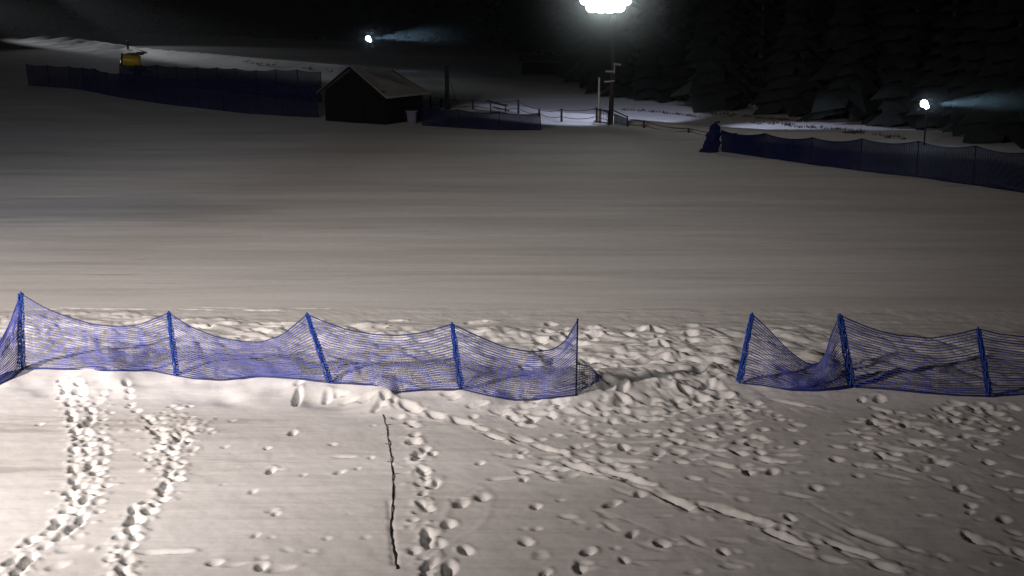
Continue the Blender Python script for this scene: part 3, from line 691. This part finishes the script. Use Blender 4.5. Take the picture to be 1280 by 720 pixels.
# piste floodlights on the building the camera hangs on, off to the left, plus an added fill
spot('piste_floodlight', (-18, -3, 16), (-29.4, 80, 0), 53000, (.93, .94, 1), 16.6, 1.0, .6)
spot('yard_floodlight', (-30.5, 5, 16), (-19, 20.5, 0), 74000, (1, .87, .80), 41.2, 1.0, .75)
spot('net_fill_light', (-18, -3, 16), (-5, 34.5, 0), 25000, (1, .93, .87), 21, 1.0, .6)  # fill added to brighten the band of snow behind the nets
# the big mast lights the snow beyond the rope fence
mast = Vector((hd.x, c_mast.y - .8, H - .1))
spot('mast_floodlight', mast + Vector((.3, 1.6, 0)), (mast.x + 0, mast.y + 6.5, 0), 1500, (.66, .72, 1), 42, .3, .3)
spot('mast_floodlight', mast + Vector((.5, 1.6, 0)), (mast.x + 13, mast.y - .5, 0), 4600, (.66, .72, 1), 18, .9, .3)
spot('mast_halo_light', mast + Vector((0, -.6, .1)), (0, 0, 30), 850, (.9, 1, .96), 62, 1.0, .3)  # added to light the halo round the mast lamp
spot('left_lamp_beam', s1 + Vector((.5, -.4, 0)), (s1.x + 40, s1.y - 12, 7), 9000, (.45, .75, 1), 11, 1, .1)
spot('right_lamp_beam', s2 + Vector((.5, -.4, 0)), (s2.x + 40, s2.y - 16, 6.5), 3500, (.45, .8, 1), 12, 1, .1)
# floodlights along the run beyond the picture's left edge, the middle one added
spot('upper_floodlight', (-118, 247, 9), (-52, 168, 0), 190000, (.95, .98, 1), 4.2, .9, .3)
spot('upper_floodlight', (-78, 198, 11), (-34, 145, 0), 80000, (.95, .98, 1), 5, .9, .3)  # extra unseen lamp added to brighten the strip on the far bank
spot('upper_floodlight', (-60, 190, 13), (-40, 140, 0), 2200, (.93, .95, 1), 50, .9, .3)
spot('left_halo_light', s1 + Vector((.1, -.5, 0)), (0, 0, 40), 120, (.5, .7, 1), 60, 1, .1)  # added so the left lamp gets a halo in its mist
spot('right_halo_light', s2 + Vector((.1, -.5, 0)), (0, 0, 30), 35, (.55, .75, 1), 60, 1, .1)  # likewise added, for the halo of the right lamp
# mist added round the lamps to imitate lens bloom, thinning outwards
def mist(loc, rad, dens, label, aniso=.3):
    bm_ = MB(); n = 20; m_ = 12
    ringz = [[Vector((math.sin(math.pi * i / m_) * math.cos(2 * math.pi * j / n), math.sin(math.pi * i / m_) * math.sin(2 * math.pi * j / n), math.cos(math.pi * i / m_))) for j in range(n)] for i in range(m_ + 1)]
    for i in range(m_):
        for j in range(n):
            q = [ringz[i][j], ringz[i+1][j], ringz[i+1][(j+1) % n], ringz[i][(j+1) % n]]
            if i == 0: q = [q[0], q[1], q[2]]
            if i == m_ - 1: q = [q[0], q[1], q[3]]
            bm_.face(q)
    mt = bpy.data.materials.new('glow_mist'); mt.use_nodes = True; n_ = mt.node_tree; n_.nodes.clear()
    o_ = n_.nodes.new('ShaderNodeOutputMaterial'); v_ = n_.nodes.new('ShaderNodeVolumePrincipled'); tc = n_.nodes.new('ShaderNodeTexCoord')
    le = n_.nodes.new('ShaderNodeVectorMath'); le.operation = 'LENGTH'; n_.links.new(tc.outputs['Object'], le.inputs[0])
    mr = n_.nodes.new('ShaderNodeMapRange'); mr.interpolation_type = 'SMOOTHSTEP'
    mr.inputs['From Min'].default_value = 1; mr.inputs['From Max'].default_value = .0; mr.inputs['To Max'].default_value = dens
    n_.links.new(le.outputs['Value'], mr.inputs['Value']); n_.links.new(mr.outputs[0], v_.inputs['Density'])
    v_.inputs['Color'].default_value = (.92, .95, 1, 1); v_.inputs['Anisotropy'].default_value = aniso
    n_.links.new(v_.outputs[0], o_.inputs['Volume'])
    o = bm_.build('glow_mist', mt, None, loc=(0, 0, 0)); o.location = loc; o.scale = rad; tag(o, label, 'mist', kind='stuff'); return o
mist(mast + Vector((0, -1.9, 0)), (6.5, 2.9, 6.0), .09, 'added mist imitating lens bloom round the big floodlight')
mist(s1 + Vector((4.5, -1.6, 0)), (9.5, 2.6, 2.2), .02, 'added mist for the glow and beam of the far left lamp')
mist(s2 + Vector((2.4, -1.2, .1)), (5.5, 2.2, 1.3), .035, 'added mist for the glow and beam of the far right lamp')

sc.view_settings.view_transform = 'Standard'; sc.view_settings.look = 'None'; sc.view_settings.exposure = 0; sc.view_settings.gamma = 1; sc.view_settings.use_curve_mapping = False
